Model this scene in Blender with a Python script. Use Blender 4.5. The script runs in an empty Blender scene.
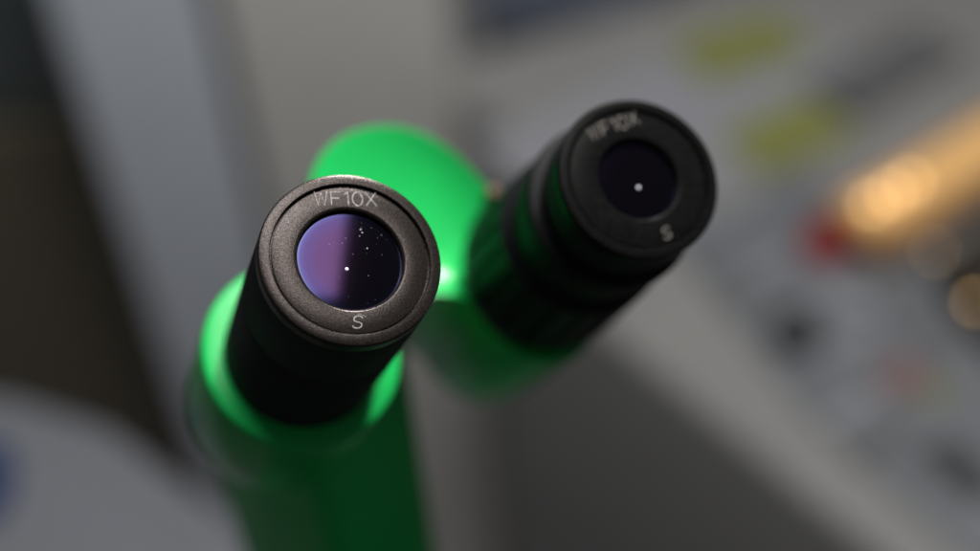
import bpy, bmesh, math, random
from mathutils import Vector, Matrix
random.seed(7)
S = bpy.context.scene
COL = S.collection
S.render.resolution_x, S.render.resolution_y = 1024, 576
S.render.engine = 'CYCLES'
S.view_settings.view_transform = 'Standard'
S.view_settings.look = 'None'
S.view_settings.gamma = 1.0
S.view_settings.exposure = 0.0
PI = math.pi

# ------------------------------------------------------------------ camera frame
F = 1361.1                                     # focal length in photo pixels (50 mm on 36 mm)
CAM = Vector((0, 0, 1.56))
dn = Vector((129, 1468, 1361)).normalized()    # world "down" seen from the camera (right, down, forward)
UPc = -dn
FWc = (Vector((0, 0, 1)) - dn * dn.z).normalized()
RTc = FWc.cross(UPc).normalized()
def wdir(v):
    v = Vector(v); return Vector((v.dot(RTc), v.dot(FWc), v.dot(UPc)))
def wpt(v): return CAM + wdir(v)
def vp(px, py, dep):                           # point of the room at a given distance
    return wpt(Vector(((px - 490) / F * dep, (py - 275.5) / F * dep, dep)))
def hz(px, py, z):                             # point of the room at a given height
    r = wdir(((px - 490) / F, (py - 275.5) / F, 1)); t = (z - CAM.z) / r.z
    return CAM + r * t
def onplane(px, py, p0, n):
    r = wdir(((px - 490) / F, (py - 275.5) / F, 1)); t = (p0 - CAM).dot(n) / r.dot(n)
    return CAM + r * t

cd = bpy.data.cameras.new('camera'); cam = bpy.data.objects.new('camera', cd); COL.objects.link(cam)
R, U, B = wdir((1, 0, 0)), wdir((0, -1, 0)), wdir((0, 0, -1))
cam.matrix_world = Matrix(((R.x, U.x, B.x, CAM.x), (R.y, U.y, B.y, CAM.y), (R.z, U.z, B.z, CAM.z), (0, 0, 0, 1)))
cd.sensor_width = 36; cd.lens = 50; cd.clip_start = 0.02; cd.clip_end = 60
cd.dof.use_dof = True; cd.dof.focus_distance = 0.2475; cd.dof.aperture_fstop = 3.7
S.camera = cam

# ------------------------------------------------------------------ materials
def mat(name, col, rough=0.5, spec=0.5, metal=0.0, coat=0.0, noise=None, bump=None, emit=None, tint=None, specn=None):
    m = bpy.data.materials.new(name); m.use_nodes = True
    nt = m.node_tree; b = nt.nodes['Principled BSDF']
    b.inputs['Base Color'].default_value = (*col, 1)
    b.inputs['Roughness'].default_value = rough
    b.inputs['Specular IOR Level'].default_value = spec
    b.inputs['Metallic'].default_value = metal
    b.inputs['Coat Weight'].default_value = coat
    b.inputs['Coat Roughness'].default_value = 0.08
    tc = nt.nodes.new('ShaderNodeTexCoord')
    if noise:
        sc, lo, hi = noise
        n = nt.nodes.new('ShaderNodeTexNoise'); n.inputs['Scale'].default_value = sc; n.inputs['Detail'].default_value = 4
        nt.links.new(tc.outputs['Object'], n.inputs['Vector'])
        r = nt.nodes.new('ShaderNodeValToRGB')
        r.color_ramp.elements[0].position = 0.32; r.color_ramp.elements[1].position = 0.68
        r.color_ramp.elements[0].color = (*[c * lo for c in col], 1)
        r.color_ramp.elements[1].color = (*[c * hi for c in col], 1)
        nt.links.new(n.outputs['Fac'], r.inputs['Fac']); nt.links.new(r.outputs['Color'], b.inputs['Base Color'])
    if bump:
        sc, st, dist = bump
        n = nt.nodes.new('ShaderNodeTexNoise'); n.inputs['Scale'].default_value = sc; n.inputs['Detail'].default_value = 3
        nt.links.new(tc.outputs['Object'], n.inputs['Vector'])
        bp = nt.nodes.new('ShaderNodeBump'); bp.inputs['Strength'].default_value = st; bp.inputs['Distance'].default_value = dist
        nt.links.new(n.outputs['Fac'], bp.inputs['Height']); nt.links.new(bp.outputs['Normal'], b.inputs['Normal'])
    if tint: b.inputs['Specular Tint'].default_value = (*tint, 1)
    if specn:
        n = nt.nodes.new('ShaderNodeTexNoise'); n.inputs['Scale'].default_value = specn[0]; n.inputs['Detail'].default_value = 5; n.inputs['Roughness'].default_value = 0.7
        nt.links.new(tc.outputs['Object'], n.inputs['Vector'])
        r = nt.nodes.new('ShaderNodeMapRange'); r.inputs['From Min'].default_value = 0.36; r.inputs['From Max'].default_value = 0.66
        r.inputs['To Min'].default_value = specn[1]; r.inputs['To Max'].default_value = specn[2]
        nt.links.new(n.outputs['Fac'], r.inputs['Value']); nt.links.new(r.outputs['Result'], b.inputs['Specular IOR Level'])
    if emit:
        b.inputs['Emission Color'].default_value = (*emit[0], 1); b.inputs['Emission Strength'].default_value = emit[1]
    return m

M = {}
M['green'] = mat('green_paint', (0.012, 0.40, 0.085), 0.21, 0.20, coat=0.0, bump=(900, 0.04, 0.0002), noise=(60, 0.95, 1.05))
M['black'] = mat('black_anodised', (0.020, 0.020, 0.022), 0.62, 0.05, bump=(5200, 0.10, 0.00006))
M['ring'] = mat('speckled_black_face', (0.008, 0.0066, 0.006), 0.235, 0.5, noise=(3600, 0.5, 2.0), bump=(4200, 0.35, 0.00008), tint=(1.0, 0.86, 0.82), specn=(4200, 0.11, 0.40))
M['ring_shade'] = mat('shaded_black_face', (0.004, 0.004, 0.004), 0.28, 0.03, noise=(2600, 0.4, 2.0), bump=(2800, 0.3, 0.00006))  # darker copy of the ring face: right eyepiece's weaker light put into the colour
M['engrave'] = mat('engraved_lettering', (0.36, 0.345, 0.335), 0.7, 0.2, noise=(1800, 0.4, 1.2))
M['engrave_shade'] = mat('shaded_lettering', (0.24, 0.22, 0.20), 0.7, 0.2, noise=(1800, 0.4, 1.2))  # dimmer lettering for the right eyepiece, its shade put into the colour
M['base_green'] = mat('dark_green_base', (0.010, 0.055, 0.020), 0.6, 0.1)
M['grip'] = mat('ribbed_black_grip', (0.008, 0.008, 0.009), 0.5, 0.09, bump=(5200, 0.10, 0.00006))
M['hole'] = mat('matt_black', (0.004, 0.004, 0.004), 0.8, 0.1)
M['dust'] = mat('dust', (0.38, 0.38, 0.42), 0.8, 0.2)
M['glint'] = mat('pale_glint', (0.8, 0.8, 0.92), 0.4, 0.6)  # bright reflection on each lens, modelled as a pale bead
M['screw'] = mat('copper_screw', (0.20, 0.10, 0.085), 0.7, 0.15, metal=0.0)

def lens_mat():
    m = bpy.data.materials.new('coated_lens'); m.use_nodes = True
    nt = m.node_tree; nt.nodes.clear()
    out = nt.nodes.new('ShaderNodeOutputMaterial'); add = nt.nodes.new('ShaderNodeAddShader')
    df = nt.nodes.new('ShaderNodeBsdfDiffuse'); df.inputs['Color'].default_value = (0.0015, 0.0015, 0.002, 1)
    gl = nt.nodes.new('ShaderNodeBsdfAnisotropic'); gl.inputs['Roughness'].default_value = 0.10
    tc = nt.nodes.new('ShaderNodeTexCoord'); mp = nt.nodes.new('ShaderNodeMapping'); mp.inputs['Scale'].default_value = (1, 1, 0)
    ln = nt.nodes.new('ShaderNodeVectorMath'); ln.operation = 'LENGTH'
    rp = nt.nodes.new('ShaderNodeValToRGB'); e = rp.color_ramp.elements
    e[0].position = 0.0; e[0].color = (0.0125, 0.0062, 0.0165, 1)
    e[1].position = 1.0; e[1].color = (0.024, 0.026, 0.055, 1)
    for p, c in ((0.62, (0.0130, 0.0068, 0.0190)), (0.86, (0.0120, 0.0080, 0.0250)), (0.95, (0.0125, 0.0115, 0.034))):
        x = e.new(p); x.color = (*c, 1)
    dv = nt.nodes.new('ShaderNodeMath'); dv.operation = 'DIVIDE'; dv.inputs[1].default_value = 0.0097
    L = nt.links.new
    L(tc.outputs['Object'], mp.inputs['Vector']); L(mp.outputs['Vector'], ln.inputs[0]); L(ln.outputs['Value'], dv.inputs[0])
    L(dv.outputs[0], rp.inputs['Fac']); L(rp.outputs['Color'], gl.inputs['Color'])
    L(df.outputs[0], add.inputs[0]); L(gl.outputs[0], add.inputs[1]); L(add.outputs[0], out.inputs['Surface'])
    return m
M['lens'] = lens_mat()

# ------------------------------------------------------------------ object helpers
def obj(name, bm, m, parent=None, mw=None, smooth=True, sharp=35):
    bmesh.ops.recalc_face_normals(bm, faces=bm.faces)
    me = bpy.data.meshes.new(name); 
    if smooth:
        for f in bm.faces: f.smooth = True
        for e in bm.edges:
            if len(e.link_faces) == 2 and e.calc_face_angle(0) > math.radians(sharp): e.smooth = False
    bm.to_mesh(me); bm.free(); me.materials.append(m)
    o = bpy.data.objects.new(name, me); COL.objects.link(o)
    if mw is not None: o.matrix_world = mw
    if parent is not None:
        o.parent = parent
        o.matrix_parent_inverse = world_of(parent).inverted()
    return o
WORLD = {}
def world_of(o):
    m = o.matrix_basis.copy()
    if o.parent: m = world_of(o.parent) @ o.matrix_parent_inverse @ m
    return m
def empty(name, loc):
    o = bpy.data.objects.new(name, None); o.empty_display_size = 0.02; COL.objects.link(o); o.location = loc; return o
def tag(o, label=None, cat=None, group=None, kind=None):
    if label: o['label'] = label
    if cat: o['category'] = cat
    if group: o['group'] = group
    if kind: o['kind'] = kind
    return o
def lathe(prof, seg=144, closed=True, rib=None):
    """prof: list of (r, z) in mm, turned about local z; closed joins the last ring to the first"""
    bm = bmesh.new(); rings = []
    for i, (r, z) in enumerate(prof):
        ring = []
        for k in range(seg):
            a = 2 * PI * k / seg
            rr = r + (rib(a, z) if rib else 0)
            ring.append(bm.verts.new((rr * math.cos(a) / 1000, rr * math.sin(a) / 1000, z / 1000)))
        rings.append(ring)
    n = len(rings)
    for i in range(n if closed else n - 1):
        a, b = rings[i], rings[(i + 1) % n]
        for k in range(seg):
            bm.faces.new((a[k], a[(k + 1) % seg], b[(k + 1) % seg], b[k]))
    return bm
def disc_cap(bm, r, z, seg=64):
    vs = [bm.verts.new((r * math.cos(2 * PI * k / seg) / 1000, r * math.sin(2 * PI * k / seg) / 1000, z / 1000)) for k in range(seg)]
    bm.faces.new(vs)
def prism(top, ext, bevel=0.0, seg=3):
    """closed solid: polygon `top` (world points) swept by vector ext (a vector, or a list of points)"""
    bm = bmesh.new()
    a = [bm.verts.new(p) for p in top]; b = [bm.verts.new(Vector(p) + ext) for p in top]
    n = len(a)
    bm.faces.new(a); bm.faces.new(b[::-1])
    for i in range(n): bm.faces.new((a[i], b[i], b[(i + 1) % n], a[(i + 1) % n]))
    bmesh.ops.recalc_face_normals(bm, faces=bm.faces)
    if bevel: bmesh.ops.bevel(bm, geom=bm.edges[:], offset=bevel, segments=seg, affect='EDGES', profile=0.5, clamp_overlap=True)
    return bm
def shift(bm, v):
    for x in bm.verts: x.co += v
    return bm
def T(p): return Matrix.Translation(p)
def solid(name, top, ext, m, parent=None, bevel=0.004):
    """prism as an object with its origin at the first point's footprint"""
    c = sum((Vector(p) for p in top), Vector()) / len(top) + Vector(ext) * 1.0
    bm = prism([Vector(p) - c for p in top], Vector(ext), bevel)
    return obj(name, bm, m, parent, T(c))
def drop(p, z): return Vector((p.x, p.y, z))

# ------------------------------------------------------------------ microscope
BENCH_Z = 1.04
col_c = vp(345, 560, 0.345)
scope = empty('microscope', (col_c.x, col_c.y, BENCH_Z))
tag(scope, 'green stereo microscope with two black eyepieces tilted up towards the viewer', 'microscope')

def frame(px, py, dep, vpx, vpy, roll):
    """local frame of an eyepiece: +z out of the eyepiece towards the eye, +y the reading direction of its lettering"""
    P = vp(px, py, dep)
    z = -wdir((vpx, vpy, F)).normalized()
    u = wdir((0, -1, 0)); u = (u - z * u.dot(z)).normalized()
    x = u.cross(z).normalized()
    m = Matrix(((x.x, u.x, z.x, 0), (x.y, u.y, z.y, 0), (x.z, u.z, z.z, 0), (0, 0, 0, 1)))
    return T(P) @ m @ Matrix.Rotation(math.radians(roll), 4, 'Z')

HTILT = (0.0, 0.0, 0.0); HDOME = -0.005
GLYPH = {
 'W': [[(-.5, .5), (-.26, -.5), (0, .42), (.26, -.5), (.5, .5)]],
 'F': [[(.36, .5), (-.36, .5), (-.36, -.5)], [(-.36, .04), (.26, .04)]],
 '1': [[(-.22, .3), (.08, .5), (.08, -.5)]],
 '0': [[(.40 * math.sin(a * PI / 10), .5 * math.cos(a * PI / 10)) for a in range(21)]],
 'X': [[(-.42, .5), (.42, -.5)], [(.42, .5), (-.42, -.5)]],
 'S': [[(.40, .30), (.30, .43), (.12, .5), (-.12, .5), (-.32, .42), (-.40, .26), (-.34, .10), (-.14, .03), (.14, -.03), (.34, -.12),
        (.42, -.28), (.32, -.43), (.12, -.5), (-.14, -.5), (-.34, -.43), (-.44, -.28)]],
}
def strokes(bm, pls, w, z):
    for pl in pls:
        pts = [Vector((x, y, 0)) for x, y in pl]
        closed = (pts[0] - pts[-1]).length < 1e-5
        L, Rr = [], []
        for i, p in enumerate(pts):
            a = pts[i - 1] if i else (pts[-2] if closed else p); b = pts[i + 1] if i < len(pts) - 1 else (pts[1] if closed else p)
            t1 = (p - a).normalized() if (p - a).length > 1e-9 else (b - p).normalized()
            t2 = (b - p).normalized() if (b - p).length > 1e-9 else t1
            n1, n2 = Vector((-t1.y, t1.x, 0)), Vector((-t2.y, t2.x, 0))
            nn = (n1 + n2); nn = nn.normalized() if nn.length > 0.2 else n1
            k = 1 / max(0.55, nn.dot(n1))
            L.append(p + nn * w / 2 * k); Rr.append(p - nn * w / 2 * k)
        tv = [[bm.verts.new(((q.x) / 1000, q.y / 1000, z / 1000)) for q in s] for s in (L, Rr)]
        bv = [[bm.verts.new(((q.x) / 1000, q.y / 1000, (z - .1) / 1000)) for q in s] for s in (L, Rr)]
        n = len(pts)
        for i in range(n - 1):
            bm.faces.new((tv[0][i], tv[1][i], tv[1][i + 1], tv[0][i + 1]))
            bm.faces.new((tv[0][i], tv[0][i + 1], bv[0][i + 1], bv[0][i]))
            bm.faces.new((tv[1][i], bv[1][i], bv[1][i + 1], tv[1][i + 1]))
        if not closed:
            for i in (0, n - 1): bm.faces.new((tv[0][i], bv[0][i], bv[1][i], tv[1][i]))
def word(bm, s, cx, cy, h, adv, w, z, ws=None, shear=0):
    xs = []; x = 0
    for i, c in enumerate(s):
        xs.append(x); x += adv[i]
    tot = xs[-1]
    for c, x in zip(s, xs):
        pls = [[(cx + x - tot / 2 + gx * h * 0.86 + shear * gy * h, cy + gy * h) for gx, gy in pl] for pl in GLYPH[c]]
        strokes(bm, pls, w, z)

def front_profile(a):
    return [(a + .01, -3.2), (a + .01, -1.1), (a + .2, -.8), (a + .5, -.62), (a + .75, -.60), (14.25, -.60), (14.42, -.66), (14.45, -1.25), (14.78, -1.25),
            (14.80, -.25), (14.95, -.10), (16.35, -.10), (16.75, -.25), (16.95, -.62), (17.0, -1.1), (17.0, -3.2)]

def eyepiece(mw, barrel, name_m='ring', dusty=False, scratch=False, label=None, a=9.74):
    e = obj('eyepiece', lathe(barrel), M['black'], scope, mw)
    if label: e['label'] = label
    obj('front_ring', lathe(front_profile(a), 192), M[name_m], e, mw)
    # lens: convex cap seated in the ring
    RL = 110.0
    prof = []; N = 22
    for i in range(N + 1):
        r = max(0.02, a * (1 - i / N)); prof.append((r, -1.75 + (math.sqrt(RL * RL - r * r) - math.sqrt(RL * RL - a * a))))
    bm = lathe([(a, -3.6)] + prof, 96, closed=False)
    ln = obj('lens', bm, M['lens'], e, mw)
    bm = bmesh.new(); word(bm, 'WF10X', 0.05, 12.02, 2.75, [2.75, 2.15, 1.95, 2.55, 0], 0.18, -0.575)
    obj('engraved_marking', bm, M['engrave' if dusty else 'engrave_shade'], e, mw)
    bm = bmesh.new(); word(bm, 'S', 0.3, -12.25, 2.3, [0], 0.15, -0.575, shear=0.2)
    obj('engraved_letter', bm, M['engrave' if dusty else 'engrave_shade'], e, mw)
    if scratch:
        bm = bmesh.new(); strokes(bm, [[(.35, -10.7), (.9, -10.75), (1.9, -11.25)]], 0.07, -0.59)
        obj('scratch', bm, M['engrave' if dusty else 'engrave_shade'], e, mw)
    if not dusty:
        z0 = -1.75 + RL - math.sqrt(RL * RL - a * a)
        bm = bmesh.new(); bmesh.ops.create_icosphere(bm, subdivisions=2, radius=.00036, matrix=T(Vector((-.55, -1.55, z0)) / 1000) @ Matrix.Diagonal((1, 1, .5, 1)))
        obj('lens_glint', bm, M['glint'], e, mw)
    if dusty:
        bm = bmesh.new(); bmesh.ops.create_icosphere(bm, subdivisions=2, radius=.00036, matrix=T(Vector((-.75, -1.75, -1.75 + RL - math.sqrt(RL * RL - a * a))) / 1000) @ Matrix.Diagonal((1, 1, .5, 1)))
        obj('lens_glint', bm, M['glint'], e, mw)
        bm = bmesh.new(); rnd = random.Random(4)
        zc = lambda x, y: -1.75 + math.sqrt(RL * RL - x * x - y * y) - math.sqrt(RL * RL - a * a)
        spots = [(2.5, 6.2, .22), (2.75, 5.6, .16), (2.65, 6.6, .10), (3.4, 2.4, .15), (2.2, 4.9, .10), (-1.2, 3.4, .09), (-.4, 4.4, .07), (0.6, 1.2, .08),
                 (-3.6, 3.2, .08), (-3.1, 2.5, .07), (6.4, 5.2, .07), (5.6, 4.6, .05), (4.6, 6.6, .06), (3.2, -3.0, .06), (-2.2, -3.2, .05), (6.1, 1.2, .05)]
        for _ in range(16):
            r, t = 9 * math.sqrt(rnd.random()), rnd.random() * 2 * PI
            spots.append((r * math.cos(t), r * math.sin(t), rnd.uniform(.02, .045)))
        for x, y, s in spots:
            bmesh.ops.create_icosphere(bm, subdivisions=1, radius=s / 1000, matrix=T(Vector((x, y, zc(x, y))) / 1000) @ Matrix.Diagonal((1, rnd.uniform(.6, 1.3), .5, 1)))
        tag(obj('dust', bm, M['dust'], e, mw), kind='stuff')
    return e

# left eyepiece (in focus)
E1 = frame(351.5, 257.5, 0.2475, -440, 570, 0)
b1 = [(16.9, -3.2), (17.0, -3.3), (17.0, -21.6), (16.82, -21.9), (16.82, -22.3), (17.0, -22.6), (17.0, -57), (9.6, -57), (9.6, -3.2)]
eyepiece(E1, b1, dusty=True, scratch=True, label='eyepiece in sharp focus with a purple sheen on its lens')
t1 = [(16.4, -53.4), (17.6, -53.4), (20.6, -53.4), (21.2, -53.6), (21.6, -54.1), (21.8, -55.0), (21.8, -90), (21.2, -93), (19.0, -95.5), (16.4, -96.4)]
obj('eyepiece_tube', lathe(t1, 160), M['green'], scope, E1)

# right eyepiece (behind the focus)
E2 = frame(640.0, 177.5, 0.2715, -372, 400, 21)
b2 = [(16.9, -3.2), (17.0, -3.3), (17.0, -9.2), (16.5, -9.9), (15.9, -10.4), (15.9, -17), (9.6, -17), (9.6, -3.2)]
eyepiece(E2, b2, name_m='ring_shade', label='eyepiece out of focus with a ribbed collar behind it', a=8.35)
rib = lambda a, z: (-0.75 if (math.cos(20 * a) < -0.45) else 0.0) if -60 < z < -37 else 0.0
c2 = [(15.0, -15.5), (17.4, -15.5), (18.3, -16.0), (18.6, -17.0), (18.6, -23.0), (18.0, -23.8), (17.2, -24.6), (17.2, -33), (18.6, -34.2), (19.4, -35.2), (19.5, -36.9), (19.5, -37.1), (20.7, -59.9), (20.7, -60.1), (20.8, -64.4), (20.0, -66.0), (15.0, -66.4)]
obj('focus_collar', lathe(c2, 320, rib=rib), M['grip'], scope, E2)

# head: a rounded housing that carries both tubes; its face is square to the right tube, its sides run back along it
ax2 = E2.to_3x3() @ Vector((0, 0, 1))
hp0 = E2.translation - ax2 * 0.0665
hn = (ax2 * 1.0 + wdir(HTILT)).normalized()
outl = [(306, 215), (307, 190), (313, 166), (328, 143), (351, 128), (382, 122), (412, 126), (438, 138), (460, 155), (478, 174), (490, 187), (500, 189), (514, 184),
        (545, 180), (585, 205), (606, 255), (604, 316), (592, 348), (562, 365), (524, 358), (490, 332), (472, 299), (440, 292), (400, 296), (340, 310), (315, 295), (307, 255)]
def smooth_closed(pts, it=2):
    for _ in range(it):
        q = []
        for i in range(len(pts)):
            a, b = Vector(pts[i]), Vector(pts[(i + 1) % len(pts)])
            q += [a * .75 + b * .25, a * .25 + b * .75]
        pts = q
    return pts
ol = [onplane(p[0], p[1], hp0, hn) for p in smooth_closed([Vector(p) for p in outl])]
hc = onplane(455, 240, hp0, hn)
bm = bmesh.new(); rings = []
back = -ax2
prof = [(0.92, -0.062), (0.975, -0.060), (0.99, -0.054), (1.0, -0.040), (1.0, -0.0032), (0.996, -0.0018), (0.986, -0.0007)] + [(s_, None) for s_ in (.97, .95, .92, .88, .83, .77, .7, .62, .54, .46, .38, .3, .22, .14, .07, .02)]
for s_, h in prof:
    rings.append([])
    for p in ol:
        q = hc + (p - hc) * s_
        q = q - back * h if h is not None else q + hn * (HDOME * (1 - s_ ** 2.2) - HDOME * (1 - .986 ** 2.2) - .0006)
        rings[-1].append(bm.verts.new(q))
for a, b in zip(rings, rings[1:]):
    for k in range(len(ol)):
        k2 = (k + 1) % len(ol); bm.faces.new((a[k], a[k2], b[k2], b[k]))
bm.faces.new(rings[0][::-1]); bm.faces.new(rings[-1])
head = obj('head_housing', shift(bm, -hc), M['green'], scope, T(hc), sharp=60)
for (px, py) in ((492, 193), (473, 280)):
    p = onplane(px, py, hp0, hn)
    q = Vector((0, 0, 1)).rotation_difference(hn).to_matrix().to_4x4()
    bm = lathe([(0.35, 0.3), (0.4, 0.8), (1.1, 0.7), (1.4, 0.2), (1.45, -6), (0.4, -6)], 24)
    obj('screw', bm, M['screw'], head, T(p + hn * .0012) @ q)

# pillar down to the base
a0 = vp(324, 520, 0.392); a1 = vp(441, 520, 0.408); a2 = vp(224, 520, 0.440)
topz = a1.z + 0.088
a3 = a1 + (a2 - a0)
pts = [drop(p, topz) for p in (a0, a1, a3, a2)]
bm = prism(pts, Vector((0, 0, BENCH_Z + 0.018 - topz)))
for v in bm.verts:                              # the top of the pillar slopes away to the back, under the head
    if v.co.z > topz - .001 and min((Vector((v.co.x, v.co.y, topz)) - p).length for p in pts[2:]) < .001: v.co.z -= 0.075
bmesh.ops.bevel(bm, geom=bm.edges[:], offset=.006, segments=4, affect='EDGES', profile=0.5, clamp_overlap=True)
obj('pillar', shift(bm, -pts[0]), M['green'], scope, T(pts[0]))
bc = (a1 + a2) / 2
bs = [Vector((bc.x + sx * .085, bc.y - .03 + sy * .10, BENCH_Z + 0.020)) for sx, sy in ((-1, -1), (1, -1), (1, .9), (-1, .9))]
obj('base_plate', shift(prism(bs, Vector((0, 0, -0.0195)), 0.008, 3), -bs[0]), M['base_green'], scope, T(bs[0]))

# ------------------------------------------------------------------ room behind
M['wallpanel'] = mat('warm_grey_panel', (0.80, 0.775, 0.735), 0.6, 0.2, noise=(6, 0.95, 1.05))
M['pillarpanel'] = mat('blue_grey_panel', (0.70, 0.735, 0.81), 0.6, 0.2, noise=(6, 0.95, 1.05))
M['strip'] = mat('shadow_strip', (0.36, 0.34, 0.32), 0.7, 0.2)  # shadow between panel and cabinet, put in as a darker colour
M['darkupper'] = mat('dark_glass_door', (0.15, 0.17, 0.17), 0.5, 0.3)
M['darklower'] = mat('dark_brown_door', (0.14, 0.12, 0.09), 0.6, 0.2)
M['white'] = mat('off_white_enamel', (0.31, 0.30, 0.288), 0.5, 0.3, noise=(9, 0.94, 1.05))
M['control'] = mat('blue_grey_control_plate', (0.20, 0.21, 0.225), 0.5, 0.3, noise=(14, 0.85, 1.1))
M['knob'] = mat('charcoal_plastic', (0.065, 0.065, 0.067), 0.5, 0.3)
M['red'] = mat('red_plastic', (0.32, 0.012, 0.016), 0.4, 0.4)
M['pink'] = mat('faded_pink_label', (0.26, 0.15, 0.15), 0.7, 0.2)
M['yellow'] = mat('yellow_green_paper', (0.25, 0.26, 0.085), 0.8, 0.1)
M['paper'] = mat('white_paper', (0.33, 0.33, 0.355), 0.8, 0.1)
M['tray'] = mat('grey_plastic', (0.15, 0.15, 0.152), 0.6, 0.2)
M['note2'] = mat('olive_label', (0.22, 0.22, 0.13), 0.7, 0.2)
M['navy'] = mat('navy_card', (0.12, 0.135, 0.175), 0.6, 0.2)
M['blue'] = mat('deep_blue_print', (0.03, 0.05, 0.13), 0.6, 0.2)
M['boxgrey'] = mat('light_grey_card', (0.21, 0.215, 0.235), 0.6, 0.2)
M['floor'] = mat('pale_floor', (0.42, 0.41, 0.40), 0.6, 0.3, noise=(5, 0.8, 1.2))
M['wall'] = mat('grey_wall', (0.22, 0.22, 0.22), 0.8, 0.1)
M['bench'] = mat('bench_laminate', (0.03, 0.032, 0.03), 0.7, 0.1, noise=(20, 0.9, 1.1))
M['wood'] = mat('varnished_wood', (0.36, 0.20, 0.09), 0.5, 0.4, noise=(25, 0.7, 1.2))
M['amber'] = mat('amber_glow', (0.5, 0.3, 0.12), 0.5, 0.3, emit=((1.0, 0.56, 0.20), 0.40))  # emission stands in for warm light on the wood
M['highlight'] = mat('warm_highlight', (0.9, 0.7, 0.4), 0.4, 0.3, emit=((1.0, 0.60, 0.24), 3.2))  # emissive dots put in for the warm highlights
M['darkbox'] = mat('dark_brown_plastic', (0.04, 0.032, 0.024), 0.6, 0.2)

def sheet(name, pts, m):
    bm = bmesh.new(); bm.faces.new([bm.verts.new(p) for p in pts]); return obj(name, bm, m, smooth=False)
tag(sheet('floor', [(-6, -4, 0), (6, -4, 0), (6, 6, 0), (-6, 6, 0)], M['floor']), kind='structure')
tag(sheet('wall', [(-6, 3.2, 0), (6, 3.2, 0), (6, 3.2, 3.4), (-6, 3.2, 3.4)], M['wall']), kind='structure')

# bench that carries the microscope
by = bc.y + 0.045
bpts = [Vector((-.75, by - .62, BENCH_Z)), Vector((.75, by - .62, BENCH_Z)), Vector((.75, by, BENCH_Z)), Vector((-.75, by, BENCH_Z))]
bench = empty('workbench', (0, by - .31, 0))
tag(bench, 'plain workbench standing under the green microscope', 'workbench')
obj('bench_top', shift(prism(bpts, Vector((0, 0, -.035)), .004), -bpts[0]), M['bench'], bench, T(bpts[0]))
for sx in (-.70, .70):
    for sy in (-.57, -.05):
        q = [Vector((sx + i, by + sy + j, BENCH_Z - .035)) for i, j in ((-.02, -.02), (.02, -.02), (.02, .02), (-.02, .02))]
        obj('leg', shift(prism(q, Vector((0, 0, -(BENCH_Z - .035))), .003), -q[0]), M['knob'], bench, T(q[0]))

def upright(px0, px1, py, d0, d1, up, thick, m, name, parent=None, bevel=0.01):
    """vertical slab whose near face passes through two photo points; stands on the floor"""
    A, Bp = vp(px0, py, d0), vp(px1, py, d1)
    z = A.z + up
    A, Bp = drop(A, z), drop(Bp, z)
    n = Vector((0, 0, 1)).cross(Bp - A).normalized()
    if n.dot(CAM - A) > 0: n = -n
    pts = [A, Bp, Bp + n * thick, A + n * thick]
    c = drop((A + Bp) / 2, 0)
    return obj(name, prism([p - c for p in pts], Vector((0, 0, -z)), bevel), m, parent, T(c))
UPH = 0.35
tag(upright(216, 447, 0, 1.15, 1.17, UPH, .40, M['wallpanel'], 'cabinet'), 'tall warm grey cabinet standing behind the microscope', 'cabinet')
tag(upright(196, 232, 0, 1.22, 1.22, UPH, .30, M['strip'], 'gap_shadow'), 'narrow strip painted dark for the shadow between the blue grey panel and the warm grey cabinet', 'gap shadow')
tag(upright(46, 204, 0, 1.10, 1.14, UPH, .06, M['pillarpanel'], 'door_panel'), 'tall pale blue grey door panel left of the warm grey cabinet', 'door panel')
# dark doorway cupboard
dk = empty('cupboard', drop(vp(-40, 100, 1.5), 0)); tag(dk, 'dark open cupboard at the left edge behind the blue grey panel', 'cupboard')
A, Bq = vp(-160, 130, 1.42), vp(120, 130, 1.42)
zs = A.z; n = Vector((0, 0, 1)).cross(drop(Bq, zs) - A).normalized(); n = n if n.dot(A - CAM) > 0 else -n
A, Bq = drop(A, zs), drop(Bq, zs)
solid('upper_door', [A + Vector((0, 0, .6)), Bq + Vector((0, 0, .6)), Bq + n * .3 + Vector((0, 0, .6)), A + n * .3 + Vector((0, 0, .6))], (0, 0, -.595), M['darkupper'], dk, .008)
solid('lower_door', [A - n * .02, Bq - n * .02, Bq + n * .3, A + n * .3], (0, 0, -zs + .002), M['darklower'], dk, .008)

# machine at the right
mz = vp(660, 362, 0.98).z
mc = empty('machine', drop(vp(760, 300, 1.1), 0))
tag(mc, 'large off white machine with a flat top carrying a control plate', 'machine')
tp = [hz(x, y, mz) for x, y in ((484, 226), (900, 572), (1260, 872), (1500, 300), (1260, -60), (740, -25), (450, 58), (452, 100), (500, 112), (532, 190))]
solid('casing', tp, (0, 0, -mz + .02), M['white'], mc, .012)
cz = mz + .005
cp = [hz(x, y, cz) for x, y in ((668, 232), (800, 170), (1060, 330), (1200, 560), (985, 575), (800, 402))]
solid('control_plate', cp, (0, 0, -.008), M['control'], mc, .001)
def round_part(name, px, py, r, h, m, parent, z0, taper=.85):
    p = hz(px, py, z0)
    bm = lathe([(0.3, h * 1000), (r * 1000 * taper - 1, h * 1000), (r * 1000 * taper, h * 1000 - 1.5), (r * 1000, 0), (0.3, 0)], 40, closed=True)
    return obj(name, bm, m, parent, T(p))
round_part('knob', 795, 338, .021, .018, M['knob'], mc, cz)
round_part('push_button', 825, 249, .019, .016, M['red'], mc, cz)
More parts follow.
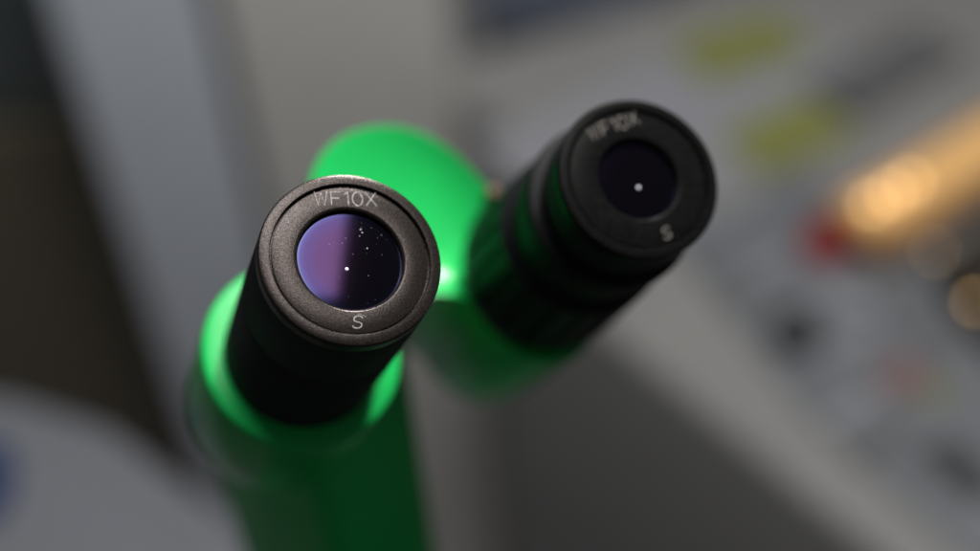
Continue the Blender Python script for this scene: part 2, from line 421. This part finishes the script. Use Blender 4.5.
def flat(name, px, py, w, d, ang, z, m, parent=None, th=.0012):
    p = hz(px, py, z); c, s = math.cos(ang), math.sin(ang)
    q = [Vector((p.x + c * i * w / 2 - s * j * d / 2, p.y + s * i * w / 2 + c * j * d / 2, z + th)) for i, j in ((-1, -1), (1, -1), (1, 1), (-1, 1))]
    return solid(name, q, (0, 0, -th), m, parent, 0)
flat('label', 903, 377, .032, .028, .5, cz + .0005, M['pink'], mc)
flat('label', 935, 392, .026, .02, .5, cz + .0005, M['note2'], mc)
flat('label', 845, 300, .05, .018, -.6, cz + .0005, M['paper'], mc)
flat('switch_plate', 960, 470, .03, .05, .4, cz + .0005, M['knob'], mc)
for px, py, w_, d_, a_, mm in ((745, 300, .03, .016, .4, 'tray'), (850, 345, .045, .012, .5, 'paper'), (770, 265, .05, .012, .5, 'paper'), (880, 440, .05, .014, .6, 'tray'),
                              (940, 330, .03, .02, .5, 'tray'), (905, 300, .04, .012, .5, 'tray'), (850, 410, .05, .012, .55, 'paper'), (720, 270, .03, .01, .5, 'tray')):
    flat('label', px, py, w_, d_, a_, cz + .0005, M[mm], mc)
# papers and notes lying on the machine
tag(flat('paper_sheet', 690, 115, .34, .17, .55, mz + .001, M['paper']), 'large white sheet of paper lying on the machine top under two yellow notes', 'paper')
nz = mz + .0035
tag(flat('sticky_note', 742, 47, .115, .075, .35, nz, M['yellow']), 'yellow green note farther up on the white paper, near the top edge', 'note', 'yellow notes on the machine')
tag(flat('sticky_note', 788, 134, .10, .07, .5, nz, M['yellow']), 'yellow green note nearer the right eyepiece on the white paper', 'note', 'yellow notes on the machine')
tag(flat('tray', 885, 75, .14, .06, .6, mz + .002, M['tray'], th=.012), 'flat dark grey tray lying on the machine right of the notes', 'tray')
# navy folder behind
bz = vp(560, 20, 1.35).z
tag(solid('folder', [vp(x, y, d) for x, y, d in ((478, 18, 1.62), (640, 4, 1.62), (700, -70, 1.8), (470, -60, 1.8))], (0, 0, -.05), M['navy'], None, .004), 'dark navy folder at the top edge behind the white paper', 'folder')
# warm wooden strip: the light on it is put in as emission
shelf = empty('strip_shelf', hz(910, 196, mz)); tag(shelf, 'wooden strip lamp with painted amber glow along the right edge', 'strip lamp')
la, lb = hz(852, 229, mz + .03), hz(1080, 92, mz + .03)
ld = (lb - la).normalized(); lp = Vector((0, 0, 1)).cross(ld).normalized()
def bar(name, a, b, w, h, m, z, bev=.004):
    q = [a - lp * w / 2, b - lp * w / 2, b + lp * w / 2, a + lp * w / 2]
    q = [Vector((v.x, v.y, z)) for v in q]
    return solid(name, q, (0, 0, -h), m, shelf, bev)
bar('rail', la, lb, .066, .03, M['wood'], mz + .031)
bar('glow_face', la + ld * .01, lb - ld * .01, .042, .012, M['amber'], mz + .041)
for f in (.07, .15, .225):
    p = la + ld * f * (lb - la).length
    bm = bmesh.new(); bmesh.ops.create_uvsphere(bm, u_segments=20, v_segments=12, radius=.004)
    obj('highlight', bm, M['highlight'], shelf, T(Vector((p.x, p.y, mz + .044))))
tag(solid('box', [hz(x, y, mz + .02) for x, y in ((930, 262), (1010, 205), (1090, 300), (1000, 350))], (0, 0, -.018), M['darkbox'], None, .003), 'dark brown box below the amber strip lamp at the right edge', 'box')
for px, py, r in ((934, 252, .0018), (976, 302, .0027)):
    p = hz(px, py, mz + .028)
    bm = bmesh.new(); bmesh.ops.create_uvsphere(bm, u_segments=20, v_segments=12, radius=r)
    tag(obj('loose_highlight', bm, M['highlight'], None, T(p)), 'small painted warm bulb ' + ('just under the amber strip lamp' if px < 950 else 'at the right edge on the dark brown box'), 'highlight', 'warm highlights by the strip lamp')

# box at bottom left
wz = vp(100, 480, 0.85).z
bx = empty('carton', drop(vp(100, 480, .85), 0)); tag(bx, 'pale grey carton with a blue print at the lower left corner', 'carton')
solid('carton_body', [hz(x, y, wz) for x, y in ((-260, 760), (-120, 380), (10, 392), (110, 424), (265, 540), (420, 760))], (0, 0, -wz + .002), M['boxgrey'], bx, .01)
solid('lid', [hz(x, y, wz + .02) for x, y in ((-250, 780), (-120, 430), (0, 436), (70, 455), (160, 520), (300, 780))], (0, 0, -.019), M['boxgrey'], bx, .004)
solid('blue_print', [hz(x, y, wz + .0215) for x, y in ((-80, 435), (5, 440), (18, 475), (0, 520), (-90, 550))], (0, 0, -.001), M['blue'], bx, 0)

# ------------------------------------------------------------------ light
w = bpy.data.worlds.new('World'); S.world = w; w.use_nodes = True
w.node_tree.nodes['Background'].inputs['Color'].default_value = (0.95, 0.98, 1.0, 1)
w.node_tree.nodes['Background'].inputs['Strength'].default_value = 0.075
def area(name, loc, target, sx, sy, radiance, color=(1, 1, 1)):
    d = bpy.data.lights.new(name, 'AREA'); d.shape = 'RECTANGLE'; d.size = sx; d.size_y = sy
    d.energy = radiance * sx * sy * PI; d.color = color
    o = bpy.data.objects.new(name, d); COL.objects.link(o); o.location = loc
    o.rotation_euler = (Vector(target) - Vector(loc)).to_track_quat('-Z', 'Y').to_euler(); return o
P0 = E1.translation
HL = 0.85
nE = E1.to_3x3() @ Vector((0, 0, 1)); vE = (CAM - P0).normalized(); rE = 2 * nE.dot(vE) * nE - vE
XR = (rE.x / rE.z - 0.045) * HL; YC = rE.y / rE.z * HL
LW = 0.25
lc = P0 + Vector((XR - LW / 2, YC + 0.03, HL))
area('overhead_light', lc, lc - Vector((0, 0.0001, 1)), LW, 0.40, 13.5, (1.0, 0.97, 0.94))
kp = P0 + Vector((0.40, 0.64, 0.85)); kd = bpy.data.lights.new('spot_lamp', 'SPOT')
kd.energy = 100; kd.spot_size = math.radians(30); kd.spot_blend = 0.5; kd.shadow_soft_size = 0.09; kd.color = (1.0, 0.97, 0.93)
ko = bpy.data.objects.new('spot_lamp', kd); COL.objects.link(ko); ko.location = kp
ko.rotation_euler = (P0 + Vector((0.02, 0.05, -0.03)) - kp).to_track_quat('-Z', 'Y').to_euler()
back_fill = Vector((0.08, 0.48, 3.1))
area('overhead_light', back_fill, back_fill + Vector((-0.1, 0.25, -1)), 0.7, 0.5, 18.0, (0.97, 0.98, 1.0))  # added fill that brightens the background, no fixture known there
machine_fill = Vector((0.9, 1.5, 3.1))
area('overhead_light', machine_fill, machine_fill - Vector((0, 0.1, 1)), 1.0, 0.6, 2.0, (1.0, 0.98, 0.95))  # second added fill, above the machine, from no known source
